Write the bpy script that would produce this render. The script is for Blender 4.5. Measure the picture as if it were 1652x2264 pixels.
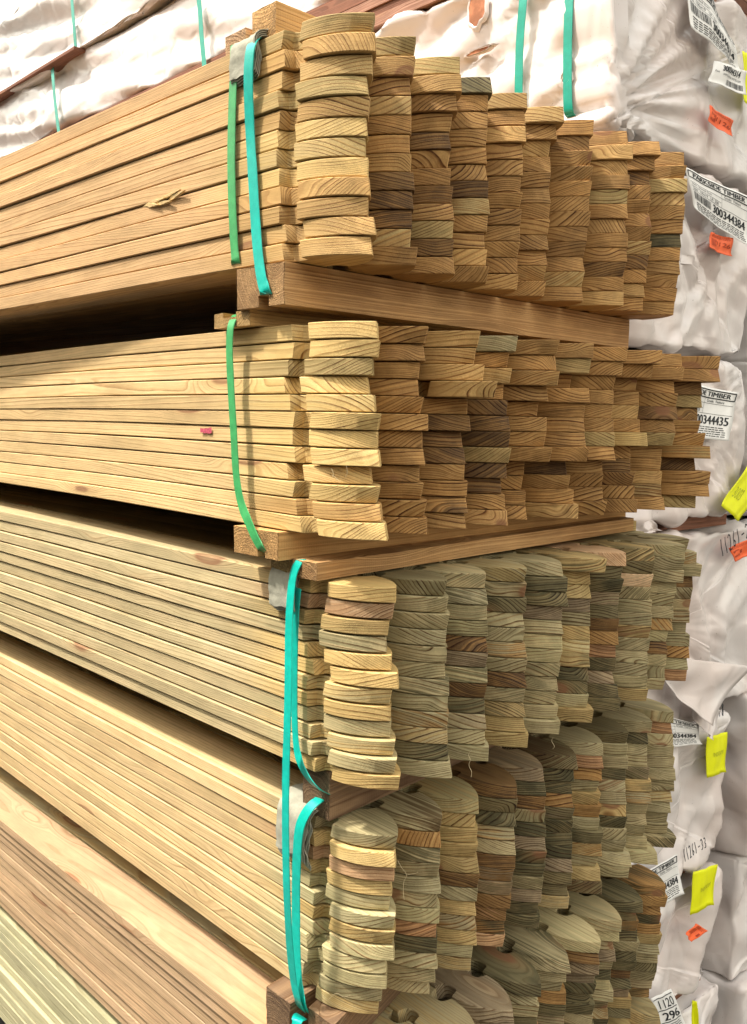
import bpy, math, random
from mathutils import Vector, Matrix, noise

# ------------------------------------------------------------------ camera, sky, sun, exposure
for o in list(bpy.data.objects): bpy.data.objects.remove(o)
S = bpy.context.scene
COL = S.collection
CAM_P = Vector((0.71755, -0.61920, -0.05848))
RT = Vector((0.68453396, 0.72875474, 0.01816014)).normalized()
UP = Vector((-0.0851398, 0.05518271, 0.99483973)).normalized()
FW = Vector((-0.72399204, 0.68254772, -0.09982047)).normalized()
FOC, CX, CY = 2051.9, 826.0, 1132.0          # focal length and centre in units of a 1652 x 2264 picture
cd = bpy.data.cameras.new('camera'); cam = bpy.data.objects.new('camera', cd); COL.objects.link(cam)
cam.matrix_world = Matrix((( RT.x, UP.x, -FW.x, CAM_P.x), (RT.y, UP.y, -FW.y, CAM_P.y), (RT.z, UP.z, -FW.z, CAM_P.z), (0, 0, 0, 1)))
cd.sensor_fit = 'VERTICAL'; cd.sensor_height = 24; cd.lens = 24*FOC/2264
cd.clip_start = 0.02; cd.clip_end = 200
S.camera = cam
SUN_TO = Vector((-0.50, -1.0, 1.95)).normalized()      # towards the sun
w = bpy.data.worlds.new('World'); S.world = w; w.use_nodes = True
nt = w.node_tree; bg = nt.nodes['Background']
sky = nt.nodes.new('ShaderNodeTexSky'); sky.sky_type = 'NISHITA'; sky.sun_disc = False
sky.sun_elevation = math.asin(SUN_TO.z); sky.sun_rotation = math.atan2(SUN_TO.x, SUN_TO.y)
sky.air_density = 3.6; sky.dust_density = 2.0
hs = nt.nodes.new('ShaderNodeHueSaturation'); hs.inputs['Saturation'].default_value = 0.25
tint_n = nt.nodes.new('ShaderNodeMix'); tint_n.data_type = 'RGBA'; tint_n.blend_type = 'MULTIPLY'
tint_n.inputs[0].default_value = 1.0; tint_n.inputs[7].default_value = (1.0, 0.95, 0.89, 1)
nt.links.new(sky.outputs[0], hs.inputs['Color']); nt.links.new(hs.outputs[0], tint_n.inputs[6])
nt.links.new(tint_n.outputs[2], bg.inputs['Color'])
bg.inputs['Strength'].default_value = 0.15
sl = bpy.data.lights.new('sun', 'SUN'); sl.energy = 2.0; sl.angle = math.radians(4); sl.color = (1.0, 0.95, 0.88)
so = bpy.data.objects.new('sun', sl); COL.objects.link(so)
so.rotation_euler = SUN_TO.to_track_quat('Z', 'Y').to_euler()
S.view_settings.view_transform = 'Standard'; S.view_settings.look = 'None'
S.view_settings.gamma = 1; S.view_settings.exposure = 1.55; S.view_settings.use_curve_mapping = False
S.cycles.max_bounces = 6; S.cycles.diffuse_bounces = 2

# ------------------------------------------------------------------ helpers
R = random.Random(7)
def proj(X):
    d = Vector(X)-CAM_P; D = d.dot(FW)
    return CX+FOC*d.dot(RT)/D, CY-FOC*d.dot(UP)/D
def at(px, py, ax, v):                        # the point of plane (axis ax = v) seen at picture position px, py
    d = FW*FOC+RT*(px-CX)-UP*(py-CY)
    return CAM_P+d*((v-CAM_P[ax])/d[ax])
def lerp(a, b, t): return a+(b-a)*t
def smooth(a, b, x):
    t = max(0, min(1, (x-a)/(b-a))); return t*t*(3-2*t)
def tag(o, label=None, cat=None, group=None, kind=None):
    if label: o['label'] = label
    if cat: o['category'] = cat
    if group: o['group'] = group
    if kind: o['kind'] = kind
    return o
def link(name, verts, faces, mat, parent=None, sm=None, wc=None, tints=None, tints2=None):
    me = bpy.data.meshes.new(name); me.from_pydata([tuple(v) for v in verts], [], faces); me.update()
    if wc is not None:
        a = me.attributes.new('wc', 'FLOAT_VECTOR', 'POINT'); a.data.foreach_set('vector', [c for v in wc for c in v])
    for nm, tt in (('tint', tints), ('stain', tints2)):
        if tt is not None:
            a = me.attributes.new(nm, 'FLOAT_COLOR', 'POINT')
            if not isinstance(tt, list): tt = [tt]*len(verts)
            a.data.foreach_set('color', [c for v in tt for c in (v[0], v[1], v[2], 1.0)])
    if sm is not None:
        me.shade_smooth()
        if sm < 3: me.set_sharp_from_angle(angle=sm)
    me.materials.append(mat)
    o = bpy.data.objects.new(name, me); COL.objects.link(o)
    if parent: o.parent = parent
    return o
def empty(name, loc=(0, 0, 0)):
    o = bpy.data.objects.new(name, None); o.location = loc; COL.objects.link(o); o.empty_display_size = 0.02; return o
def child(parent, o):                          # parent a world-placed mesh under an empty that stands at a location
    o.parent = parent; o.matrix_parent_inverse = Matrix.Translation(parent.location).inverted(); return o

# ------------------------------------------------------------------ materials
def newmat(name):
    m = bpy.data.materials.new(name); m.use_nodes = True
    return m, m.node_tree, m.node_tree.nodes, m.node_tree.nodes['Principled BSDF']
def N(nt, typ, **kw):
    n = nt.nodes.new(typ)
    for k, v in kw.items(): setattr(n, k, v)
    return n
def mth(nt, op, a, b=None, c=None, clamp=False):
    n = nt.nodes.new('ShaderNodeMath'); n.operation = op; n.use_clamp = clamp
    for i, x in enumerate((a, b, c)):
        if x is None: continue
        if isinstance(x, (int, float)): n.inputs[i].default_value = x
        else: nt.links.new(x, n.inputs[i])
    return n.outputs[0]
def mixc(nt, blend, fac, a, b):
    n = nt.nodes.new('ShaderNodeMix'); n.data_type = 'RGBA'; n.blend_type = blend
    for i, x in ((0, fac), (6, a), (7, b)):
        if isinstance(x, (int, float)): n.inputs[i].default_value = x
        elif isinstance(x, tuple): n.inputs[i].default_value = (*x, 1)
        else: nt.links.new(x, n.inputs[i])
    return n.outputs[2]
def sstep(nt, x, a, b, lo=0.0, hi=1.0):
    n = nt.nodes.new('ShaderNodeMapRange'); n.interpolation_type = 'SMOOTHSTEP'
    nt.links.new(x, n.inputs[0])
    for i, v in ((1, a), (2, b), (3, lo), (4, hi)): n.inputs[i].default_value = v
    return n.outputs[0]
def vmul(nt, v, s):
    n = nt.nodes.new('ShaderNodeVectorMath'); n.operation = 'MULTIPLY'; nt.links.new(v, n.inputs[0]); n.inputs[1].default_value = s
    return n.outputs[0]
def tex(nt, v, scale, detail=3, rough=.5):
    n = nt.nodes.new('ShaderNodeTexNoise'); nt.links.new(v, n.inputs['Vector'])
    n.inputs['Scale'].default_value = scale; n.inputs['Detail'].default_value = detail; n.inputs['Roughness'].default_value = rough
    return n.outputs[0]
def wood_material(name, rough_end=False):
    m, t, nd, b = newmat(name)
    P = N(t, 'ShaderNodeAttribute', attribute_name='wc').outputs['Vector']
    T = N(t, 'ShaderNodeAttribute', attribute_name='tint').outputs['Color']
    T2 = N(t, 'ShaderNodeAttribute', attribute_name='stain').outputs['Color']
    sep = N(t, 'ShaderNodeSeparateXYZ'); t.links.new(P, sep.inputs[0])
    x, y, z = sep.outputs
    rad = mth(t, 'SQRT', mth(t, 'ADD', mth(t, 'MULTIPLY', y, y), mth(t, 'MULTIPLY', z, z)))
    # knots
    vo = N(t, 'ShaderNodeTexVoronoi'); t.links.new(vmul(t, P, (3.1, 11, 11)), vo.inputs['Vector']); vo.inputs['Scale'].default_value = 1
    kd = vo.outputs['Distance']
    wa = mth(t, 'MULTIPLY', mth(t, 'SUBTRACT', tex(t, vmul(t, P, (1.5, 5, 5)), 1.0, 2), .5), .016)
    wb = mth(t, 'MULTIPLY', mth(t, 'SUBTRACT', tex(t, vmul(t, P, (9, 38, 38)), 1.0, 2), .5), .0026)
    kw = mth(t, 'MULTIPLY', sstep(t, kd, .05, .34, 1, 0), .017)
    rr = mth(t, 'ADD', mth(t, 'ADD', rad, wa), mth(t, 'ADD', wb, kw))
    ring = mth(t, 'MULTIPLY', rr, 290.0)
    ring = mth(t, 'ADD', ring, mth(t, 'MULTIPLY', mth(t, 'SINE', mth(t, 'MULTIPLY', rr, 190.0)), .55))
    fr = mth(t, 'FRACT', ring)
    late = mth(t, 'MULTIPLY', sstep(t, fr, .56, .92), sstep(t, fr, .93, 1.0, 1, 0))
    brk = tex(t, vmul(t, P, (60, 90, 90)), 1.0, 3, .6)
    late = mth(t, 'MULTIPLY', late, mth(t, 'ADD', mth(t, 'MULTIPLY', brk, 1.3), .38))
    fr2 = mth(t, 'FRACT', mth(t, 'MULTIPLY', ring, 3.0))
    late = mth(t, 'ADD', late, mth(t, 'MULTIPLY', mth(t, 'MULTIPLY', sstep(t, fr2, .7, .97), brk), .22))
    rid = mth(t, 'FLOOR', ring)
    wn = N(t, 'ShaderNodeTexWhiteNoise', noise_dimensions='1D'); t.links.new(rid, wn.inputs['W'])
    late = mth(t, 'MULTIPLY', late, mth(t, 'ADD', mth(t, 'MULTIPLY', wn.outputs[0], .8), .40))
    # end grain (surfaces facing along the board) shows the rings stronger than the planed faces
    geo = N(t, 'ShaderNodeNewGeometry')
    sn = N(t, 'ShaderNodeSeparateXYZ'); t.links.new(geo.outputs['True Normal'], sn.inputs[0])
    endm = sstep(t, mth(t, 'ABSOLUTE', sn.outputs[0]), .12, .5)
    bw = N(t, 'ShaderNodeRGBToBW'); t.links.new(T, bw.inputs[0])
    kk = N(t, 'ShaderNodeMapRange'); t.links.new(bw.outputs[0], kk.inputs[0])
    for i_, v_ in ((1, .08), (2, .42), (3, .95), (4, .38)): kk.inputs[i_].default_value = v_
    ringk = mth(t, 'ADD', mth(t, 'MULTIPLY', endm, kk.outputs[0] if not rough_end else -.05), .30)
    dark = mth(t, 'MAXIMUM', mth(t, 'SUBTRACT', 1.0, mth(t, 'MULTIPLY', late, ringk)), .10)
    # mottling and stain patches
    mt = tex(t, vmul(t, P, (10, 32, 32)), 1.0, 4, .6)
    r1 = N(t, 'ShaderNodeTexNoise', noise_dimensions='1D'); t.links.new(mth(t, 'MULTIPLY', rr, 62.0), r1.inputs['W']); r1.inputs['Detail'].default_value = 2
    mask = sstep(t, mth(t, 'ADD', mth(t, 'MULTIPLY', tex(t, vmul(t, P, (7, 26, 26)), 1.0, 3, .55), .55), mth(t, 'MULTIPLY', r1.outputs[0], .45)), .42, .58)
    base = mixc(t, 'MIX', mask, T, T2)
    mt2 = tex(t, vmul(t, P, (40, 60, 60)), 1.0, 4, .7)
    mte = mth(t, 'MULTIPLY', mth(t, 'SUBTRACT', mt2, .5), mth(t, 'ADD', mth(t, 'MULTIPLY', endm, .75), .10))
    br = mth(t, 'ADD', mth(t, 'ADD', mth(t, 'MULTIPLY', mt, .62), .69), mte)
    fib = tex(t, vmul(t, P, (26, 900, 900)), 1.0, 2, .6)
    fibk = mth(t, 'ADD', mth(t, 'MULTIPLY', fib, .34), .83)
    grit = tex(t, vmul(t, P, (1400, 1400, 1400)), 1.0, 2, .7)
    gk = mth(t, 'ADD', mth(t, 'MULTIPLY', grit, .34), .83)
    if rough_end:
        pores = tex(t, vmul(t, P, (500, 760, 760)), 1.0, 3, .75)
        gk = mth(t, 'MULTIPLY', gk, mth(t, 'ADD', mth(t, 'MULTIPLY', mth(t, 'MULTIPLY', sstep(t, pores, .42, .60), endm), .55), mth(t, 'SUBTRACT', 1.12, mth(t, 'MULTIPLY', endm, .38))))
    k = mth(t, 'MULTIPLY', mth(t, 'MULTIPLY', br, fibk), gk)
    dcol = N(t, 'ShaderNodeCombineColor')
    t.links.new(mth(t, 'POWER', dark, .85), dcol.inputs[0]); t.links.new(mth(t, 'POWER', dark, 1.12), dcol.inputs[1]); t.links.new(mth(t, 'POWER', dark, 1.35), dcol.inputs[2])
    c = mixc(t, 'MULTIPLY', 1.0, base, dcol.outputs[0])
    kc = N(t, 'ShaderNodeCombineColor')
    for i in range(3): t.links.new(k, kc.inputs[i])
    c = mixc(t, 'MULTIPLY', 1.0, c, kc.outputs[0])
    knot = sstep(t, kd, .09, .125, 1, 0)
    halo = sstep(t, kd, .10, .22, 1, 0)
    c = mixc(t, 'MIX', mth(t, 'MULTIPLY', halo, .22), c, (.42, .22, .09))
    c = mixc(t, 'MIX', mth(t, 'MULTIPLY', mth(t, 'MULTIPLY', knot, sstep(t, kd, .03, .10, .55, 1.0)), .8), c, (.24, .105, .05))
    t.links.new(c, b.inputs['Base Color'])
    b.inputs['Roughness'].default_value = .72; b.inputs['Specular IOR Level'].default_value = .25
    # relief: raised rings on the sawn ends, saw chatter, fuzz
    ln = N(t, 'ShaderNodeTexWave', wave_type='BANDS', bands_direction='X'); t.links.new(P, ln.inputs[0])
    ln.inputs['Scale'].default_value = 95; ln.inputs['Distortion'].default_value = 2.0; ln.inputs['Detail'].default_value = 2
    h = mth(t, 'MULTIPLY', late, .35)
    h = mth(t, 'ADD', h, mth(t, 'MULTIPLY', mth(t, 'MULTIPLY', tex(t, vmul(t, P, (650, 650, 420)), 1.0, 4, .7), endm), 1.1 if not rough_end else 2.6))
    h = mth(t, 'ADD', h, mth(t, 'MULTIPLY', fib, .22))
    h = mth(t, 'ADD', h, mth(t, 'MULTIPLY', ln.outputs['Fac'], .06))
    bp = N(t, 'ShaderNodeBump'); bp.inputs['Strength'].default_value = .75 if not rough_end else 1.0; bp.inputs['Distance'].default_value = .0007 if not rough_end else .0016
    t.links.new(h, bp.inputs['Height']); t.links.new(bp.outputs[0], b.inputs['Normal'])
    return m
WOOD = wood_material('treated_pine')
ROUGH = wood_material('rough_sawn_pine', True)

def wrap_material():
    m, t, nd, b = newmat('wrapping_film')
    tc = N(t, 'ShaderNodeTexCoord').outputs['Object']
    n1 = tex(t, tc, 3.2, 4, .6)
    geo = N(t, 'ShaderNodeNewGeometry')
    c = mixc(t, 'MIX', sstep(t, n1, .38, .66), (.70, .65, .62), (.68, .58, .53))
    sc = tex(t, tc, 120, 3, .7); c = mixc(t, 'MULTIPLY', sstep(t, sc, .68, .74), c, (.60, .56, .52))
    t.links.new(c, b.inputs['Base Color'])
    b.inputs['Roughness'].default_value = .26; b.inputs['Specular IOR Level'].default_value = .6; b.inputs['Coat Weight'].default_value = .22; b.inputs['Coat Roughness'].default_value = .18
    v = N(t, 'ShaderNodeTexVoronoi', feature='DISTANCE_TO_EDGE'); v.inputs['Scale'].default_value = 6
    wv = N(t, 'ShaderNodeVectorMath'); wv.operation = 'ADD'
    nz = N(t, 'ShaderNodeTexNoise'); nz.inputs['Scale'].default_value = 4; nz.inputs['Detail'].default_value = 1; t.links.new(tc, nz.inputs[0])
    sc2 = N(t, 'ShaderNodeVectorMath'); sc2.operation = 'MULTIPLY'; t.links.new(nz.outputs['Color'], sc2.inputs[0]); sc2.inputs[1].default_value = (.12, .12, .12)
    t.links.new(tc, wv.inputs[0]); t.links.new(sc2.outputs[0], wv.inputs[1]); t.links.new(wv.outputs[0], v.inputs['Vector'])
    h = mth(t, 'ADD', mth(t, 'MULTIPLY', sstep(t, v.outputs['Distance'], 0, .10), .30), mth(t, 'MULTIPLY', tex(t, tc, 9, 2, .45), .9))
    rg = N(t, 'ShaderNodeTexNoise', noise_type='RIDGED_MULTIFRACTAL'); t.links.new(wv.outputs[0], rg.inputs['Vector']); rg.inputs['Scale'].default_value = 5.5; rg.inputs['Detail'].default_value = 2.5; rg.inputs['Roughness'].default_value = .5
    h = mth(t, 'ADD', h, mth(t, 'MULTIPLY', rg.outputs[0], 1.0))
    bp = N(t, 'ShaderNodeBump'); bp.inputs['Strength'].default_value = .6; bp.inputs['Distance'].default_value = .006
    t.links.new(h, bp.inputs['Height']); t.links.new(bp.outputs[0], b.inputs['Normal'])
    return m
WRAP = wrap_material()
def plain(name, col, rough=.5, spec=.5, bump=0, bscale=400, var=.12, vscale=40):
    m, t, nd, b = newmat(name)
    tc = N(t, 'ShaderNodeTexCoord').outputs['Object']
    c = mixc(t, 'MIX', sstep(t, tex(t, tc, vscale, 4, .6), .35, .7), tuple(x*(1-var) for x in col), tuple(min(1, x*(1+var)) for x in col))
    t.links.new(c, b.inputs['Base Color'])
    b.inputs['Roughness'].default_value = rough; b.inputs['Specular IOR Level'].default_value = spec
    if bump:
        bp = N(t, 'ShaderNodeBump'); bp.inputs['Strength'].default_value = bump; bp.inputs['Distance'].default_value = .001
        t.links.new(tex(t, tc, bscale, 4, .65), bp.inputs['Height']); t.links.new(bp.outputs[0], b.inputs['Normal'])
    return m
TEAL = plain('teal_strap', (.004, .42, .33), .32, .5, .25, 500, .10, 90)
TEALD = plain('dark_teal_strap', (.003, .27, .19), .35, .5, .2, 300, .1, 60)
GREEN = plain('green_strap', (.05, .33, .10), .38, .5, .35, 700, .12, 90)
CARD = plain('grey_card', (.34, .325, .25), .85, .2, .6, 260, .12, 60)
PAPER = plain('label_paper', (.82, .80, .76), .5, .4, .1, 200, .03)
INK = plain('black_ink', (.02, .022, .025), .6, .2, 0)
GREYINK = plain('grey_ink', (.22, .22, .22), .6, .2, 0)
ORANGE = plain('orange_tag', (.85, .13, .03), .45, .4, .1, 200, .08)
YELLOW = plain('fluorescent_tag', (.76, .78, .0), .5, .4, .1, 200, .04)
YINK = plain('faded_ink', (.40, .42, .03), .6, .2, 0)
RINK = plain('dark_red_ink', (.36, .05, .02), .6, .2, 0)
PINKM = plain('pink_crayon', (.46, .085, .12), .8, .1, .3, 900, .3, 300)
CONC = plain('asphalt', (.07, .068, .064), .9, .2, .4, 60, .15, 4)

# ------------------------------------------------------------------ ground
link('ground', [(-14, -6, -1.75), (6, -6, -1.75), (6, 12, -1.75), (-14, 12, -1.75)], [(0, 1, 2, 3)], CONC)
tag(bpy.data.objects['ground'], kind='structure')

vs = [(-16, 9, -1.75), (6, 9, -1.75), (6, 9, 6.5), (-16, 9, 6.5)]
tag(link('wall', vs, [(0, 1, 2, 3)], plain('grey_cladding', (.20, .20, .18), .7, .3, .2, 3, .1, .6)), 'plain grey shed wall far behind the wrapped packs, at the top left corner', 'wall', kind='structure')
vs = [(-16, -4.6, -1.75), (9, -4.6, -1.75), (9, -4.6, 2.9), (-16, -4.6, 2.9)]  # added wall, out of view: blocks low sky light so bundle gaps go dark
tag(link('wall', vs, [(3, 2, 1, 0)], plain('sky_block_dark', (.10, .10, .09), .7, .3, .2, 3, .1, .6)), 'unseen dark wall added across the aisle to block low sky light', 'wall', kind='structure')
# ------------------------------------------------------------------ pickets
W = 0.07204; BW = 0.0352; SH = 0.0979; CU = 0.0700
BUND = [  # z top, z bottom, y offset, x offset, rotation, palette
    dict(zt=.3434, zb=.1059, yo=0.0, xo=-.0002, a=.02847),
    dict(zt=.0422, zb=-.1838, yo=.0071, xo=.0194, a=-.0289),
    dict(zt=-.2348, zb=-.4580, yo=.0292, xo=.0373, a=.00615),
    dict(zt=-.5166, zb=-.7401, yo=.0448, xo=.0104, a=-.0036),
    dict(zt=-.7900, zb=-1.0120, yo=.012, xo=.010, a=.006, lean=.034),
    dict(zt=-1.0360, zb=-1.262, yo=.050, xo=.000, a=.004)]
ORD = ['first', 'second', 'third', 'fourth', 'fifth', 'sixth', 'seventh', 'eighth', 'ninth', 'tenth', 'eleventh', 'twelfth']
BN = ['topmost bundle', 'second bundle down', 'third bundle down', 'fourth bundle down', 'fifth bundle down', 'lowest bundle']
def tips(ox, sc, rows): return [[(ox+v/sc)/1.1622 for v in r] for r in rows]
# picture x of the pointed tip of each picket, by column and layer (top to bottom)
TIP = {}
TIP[0] = tips(720, 2.830, [
 [665,693,660,640,638,625,618,632,653,642,678,668],[980,975,942,950,948,940,950,970,965,955,948,988],
 [1303,1316,1283,1243,1235,1222,1237,1248,1260,1258,1258,1265],[1535,1512,1508,1500,1497,1495,1512,1517,1505,1485,1497,1507]]) + tips(1200, 2.7533, [
 [425,408,418,392,392,378,383,383,373,365,357,357],[683,630,585,590,588,585,583,580,572,560,552,552],
 [895,865,880,880,878,865,868,850,833,825,820,815],[1138,1173,1135,1150,1133,1135,1120,1138,1130,1115,1107,1105],
 [1368,1328,1288,1297,1290,1298,1300,1298,1280,1268,1252,1243],[1535,1543,1560,1540,1540,1528,1512,1508,1503,1487,1482,1463]])
TIP[1] = tips(700, 2.36, [
 [630,630,607,580,627,650,630,645,590,640,660,697],[933,915,888,880,903,943,905,918,888,905,925,935],
 [1252,1228,1282,1353,1180,1197,1147,1163,1163,1180,1175,1167],[1480,1428,1447,1400,1420,1437,1437,1440,1420,1385,1410,1423]]) + tips(1300, 2.6645, [
 [360,340,360,285,215,280,265,307,122,108,135,138],[600,575,445,570,537,537,543,560,410,433,460,493],
 [827,797,743,738,725,735,742,743,660,658,663,680],[1068,1003,890,910,905,915,966,850,853,873,877,897],
 [1203,1215,1152,1170,1172,1155,1150,1065,1060,1065,1062,1083],[1463,1460,1342,1337,1312,1325,1358,1400,1293,1397,1388,1300]])
TIP[2] = tips(900, 2.7533, [
 [325,300,276,262,288,328,288,288,278,305,325,335],[670,683,690,678,683,670,697,685,688,685,685,710],
 [955,968,967,972,967,965,968,955,948,957,952,978],[1240,1238,1245,1227,1228,1240,1243,1240,1233,1230,1230,1255],
 [1500,1537,1535,1498,1502,1500,1490,1478,1463,1453,1463,1483]]) + tips(1250, 2.4657, [
 [757,657,657,655,655,655,652,652,642,638,640,672],[885,858,860,838,835,835,833,818,818,803,833,845],
 [1062,1058,1047,1038,1045,1045,1035,1033,1022,1020,1018,1018],[1257,1250,1250,1202,1188,1185,1175,1145,1143,1140,1130,1125],
 [1275,1333,1360,1305,1300,1288,1288,1265,1287,1283,1272,1267]])
TIP[3] = tips(900, 2.7533, [
 [317,328,307,283,270,307,300,300,257,260,225,200],[638,635,635,623,633,613,627,605,613,610,597,550],
 [907,885,895,893,905,908,897,882,882,888,863,850],[1177,1177,1167,1160,1165,1168,1147,1140,1133,1103,1090,1085],
 [1368,1380,1378,1375,1382,1380,1382,1370,1363,1352,1328,1335],[1605,1582,1565,1573,1575,1570,1568,1567,1568,1565,1535,1543]]) + tips(1250, 2.4657, [
 [737,737,728,705,715,718,714,735,728,700,722,733],[891,893,898,882,880,884,884,882,885,877,913,903],
 [1047,1022,1018,1018,1030,1045,1040,1018,1010,1000,1018,1083],[1185,1172,1183,1185,1188,1197,1188,1172,1165,1145,1145,1195]])
TOP5 = [835, 952, 1057, 1135, 1197, 1259, 1327, 1374, 1421, 1471]
TIP[4] = [[TOP5[c]]+[TOP5[c]-6-(4.2+c*.08)*l+R.uniform(-8, 8) for l in range(1, 12)] for c in range(10)]
TIP[4][9] = [1471, 1472, 1456, 1453, 1451, 1450, 1444, 1439, 1435, 1429, 1420, 1412]
TIP[5] = [[None]*12 for c in range(10)]

# wood tones (base colours), name for the label
TONES = {
 'pale straw': ((0.624, 0.440, 0.180), (0.551, 0.380, 0.145)), 'honey tan': ((.56, .35, .135), (.46, .28, .10)), 'warm brown': ((.45, .255, .088), (.33, .18, .06)),
 'orange tan': ((0.562, 0.325, 0.123), (0.468, 0.265, 0.097)), 'dark brown': ((0.270, 0.150, 0.053), (0.135, 0.075, 0.031)), 'olive tan': ((.49, .345, .145), (.38, .275, .11)),
 'sage green': ((.42, .345, .185), (.29, .245, .125)), 'dark olive': ((.19, .152, .072), (.09, .078, .037)), 'pinkish': ((0.624, 0.400, 0.220), (0.520, 0.310, 0.158)),
 'grey brown': ((.33, .245, .14), (.23, .17, .10)), 'russet': ((.47, .26, .12), (.28, .15, .07)), 'pale pink': ((0.728, 0.520, 0.317), (0.624, 0.440, 0.255))}
TONES['pale sage'] = ((.52, .43, .225), (.42, .36, .18))
PAL = [  # (first column, the others)
 (dict([('pale straw', 5), ('honey tan', 4), ('olive tan', .6)]), dict([('warm brown', 8), ('honey tan', 2), ('olive tan', .8), ('dark brown', .8)])),
 (dict([('pale straw', 6), ('honey tan', 3)]), dict([('warm brown', 7), ('olive tan', 1.2), ('honey tan', 1.8), ('dark brown', 1.8)])),
 (dict([('pale straw', 1.5), ('pale sage', 7), ('sage green', 1)]), dict([('sage green', 4), ('dark olive', 3.2), ('pale sage', 1.6), ('olive tan', 1.4), ('grey brown', 1.6), ('warm brown', 1.0), ('dark brown', .7), ('russet', .25)])),
 (dict([('pale straw', 3), ('pale sage', 6), ('olive tan', 1)]), dict([('sage green', 4), ('dark olive', 3.2), ('pale sage', 1.6), ('olive tan', 1.4), ('grey brown', 1.6), ('warm brown', 1.0), ('dark brown', .7), ('russet', .25)])),
 (dict([('orange tan', 4), ('honey tan', 1), ('pinkish', 1)]), dict([('sage green', 4), ('dark olive', 3.2), ('pale sage', 1.6), ('olive tan', 1.4), ('grey brown', 1.6), ('warm brown', 1.0), ('dark brown', .7), ('russet', .25)])),
 (dict([('olive tan', 4), ('sage green', 4)]), dict([('olive tan', 4), ('warm brown', 1), ('sage green', 4)]))]
FIX = {(0,0,3):'olive tan',(0,3,0):'dark olive',(0,1,7):'dark brown',(0,1,8):'dark brown',(0,1,9):'dark brown',(0,2,4):'dark brown',(0,2,7):'dark brown',(0,2,10):'dark brown',
 (0,3,6):'dark brown',(0,1,0):'olive tan',(0,2,0):'olive tan',(0,2,1):'honey tan',(0,4,0):'honey tan',(0,7,1):'honey tan',(0,9,2):'olive tan',(0,9,6):'dark olive',(0,8,8):'dark brown',
 (1,3,0):'sage green',(1,3,4):'dark brown',(1,3,5):'dark brown',(1,3,6):'dark brown',(1,3,7):'olive tan',(1,2,5):'dark brown',(1,2,6):'dark brown',(1,2,7):'dark brown',(1,2,3):'honey tan',(1,2,0):'honey tan',(1,2,1):'honey tan',
 (1,3,8):'dark brown',(1,3,9):'dark brown',(1,7,6):'pale straw',(1,9,8):'dark brown',(1,5,8):'dark brown',(1,0,2):'olive tan',(1,3,11):'orange tan',
 (2,0,1):'pinkish',(2,0,2):'olive tan',(2,0,3):'sage green',(2,1,10):'dark olive',(2,2,4):'dark brown',(2,2,7):'dark brown',(2,3,2):'dark olive',(2,3,7):'dark brown',(2,4,1):'dark olive',(2,4,2):'dark olive',(2,4,3):'grey brown',
 (2,6,0):'pinkish',(2,7,2):'pale pink',(2,6,7):'russet',(2,5,8):'dark olive',(2,5,9):'dark olive',(2,0,0):'pale straw',(2,9,11):'russet',(2,1,2):'sage green',(2,1,3):'sage green',(2,1,4):'sage green',
 (3,0,2):'pinkish',(3,1,8):'dark olive',(3,1,7):'russet',(3,2,5):'dark brown',(3,5,5):'dark olive',(3,4,2):'dark brown',(3,6,1):'russet',(3,9,1):'russet',(3,0,0):'sage green',(3,0,10):'sage green',(3,7,3):'dark olive',
 (3,4,1):'dark olive',(3,3,11):'pinkish',(3,3,2):'dark olive',(4,6,1):'dark brown',(4,6,2):'grey brown',(4,6,3):'grey brown'}
SIDE = [(.63, .395, .19), (.68, .47, .225), (.55, .435, .24), (.66, .47, .24), (.53, .355, .205), (.46, .42, .25)]
def pick(d):
    t = R.uniform(0, sum(d.values()))
    for k, v in d.items():
        t -= v
        if t <= 0: return k
    return k
def bpt(b, x, y, z):
    B = BUND[b]; c, s = math.cos(B['a']), math.sin(B['a'])
    return Vector((B['xo']+x*c-y*s, B['yo']+x*s+y*c, z))
def solve_x(b, yl, z, px):
    x = 0.0
    for _ in range(4):
        p0 = proj(bpt(b, x, yl, z))[0]; p1 = proj(bpt(b, x+.001, yl, z))[0]
        x += (px-p0)/((p1-p0)/.001)
    return max(-.075, min(.075, x))
STN = [(-CU-.0001-(SH-CU)+i*(SH-CU)/10, None) for i in range(11)]
def picket_profile():
    st = []                       # stations (x, half width) from the butt end to the tip
    for x in [-2.4, -2.1, -1.8, -1.5, -1.3, -1.1, -.95, -.8, -.7, -.6, -.5, -.42, -.34, -.27, -.21, -.16, -.12, -SH-.0004]: st.append((x, BW))
    st.append((-SH, BW-.0006))
    n = 9; mid = (SH+CU)/2; hl = (SH-CU)/2
    for i in range(1, n):
        u = -1+2*i/n
        st.append((-mid+hl*u, BW-.0006-.0150*(1-abs(u)**3.2)**.5))
    st.append((-CU, BW-.0010)); st.append((-CU+.0004, BW-.0004))
    Rr = (CU**2+BW**2)/(2*BW)
    for i in range(1, 13):
        x = -CU+.0004+(CU-.0006)*(i/12)**.92
        hh = BW-Rr+math.sqrt(max(0, Rr*Rr-(x+CU)**2))
        st.append((x, max(.0006, hh-.0002*(1-i/12))))
    return st
PROFILE = picket_profile()
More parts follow.
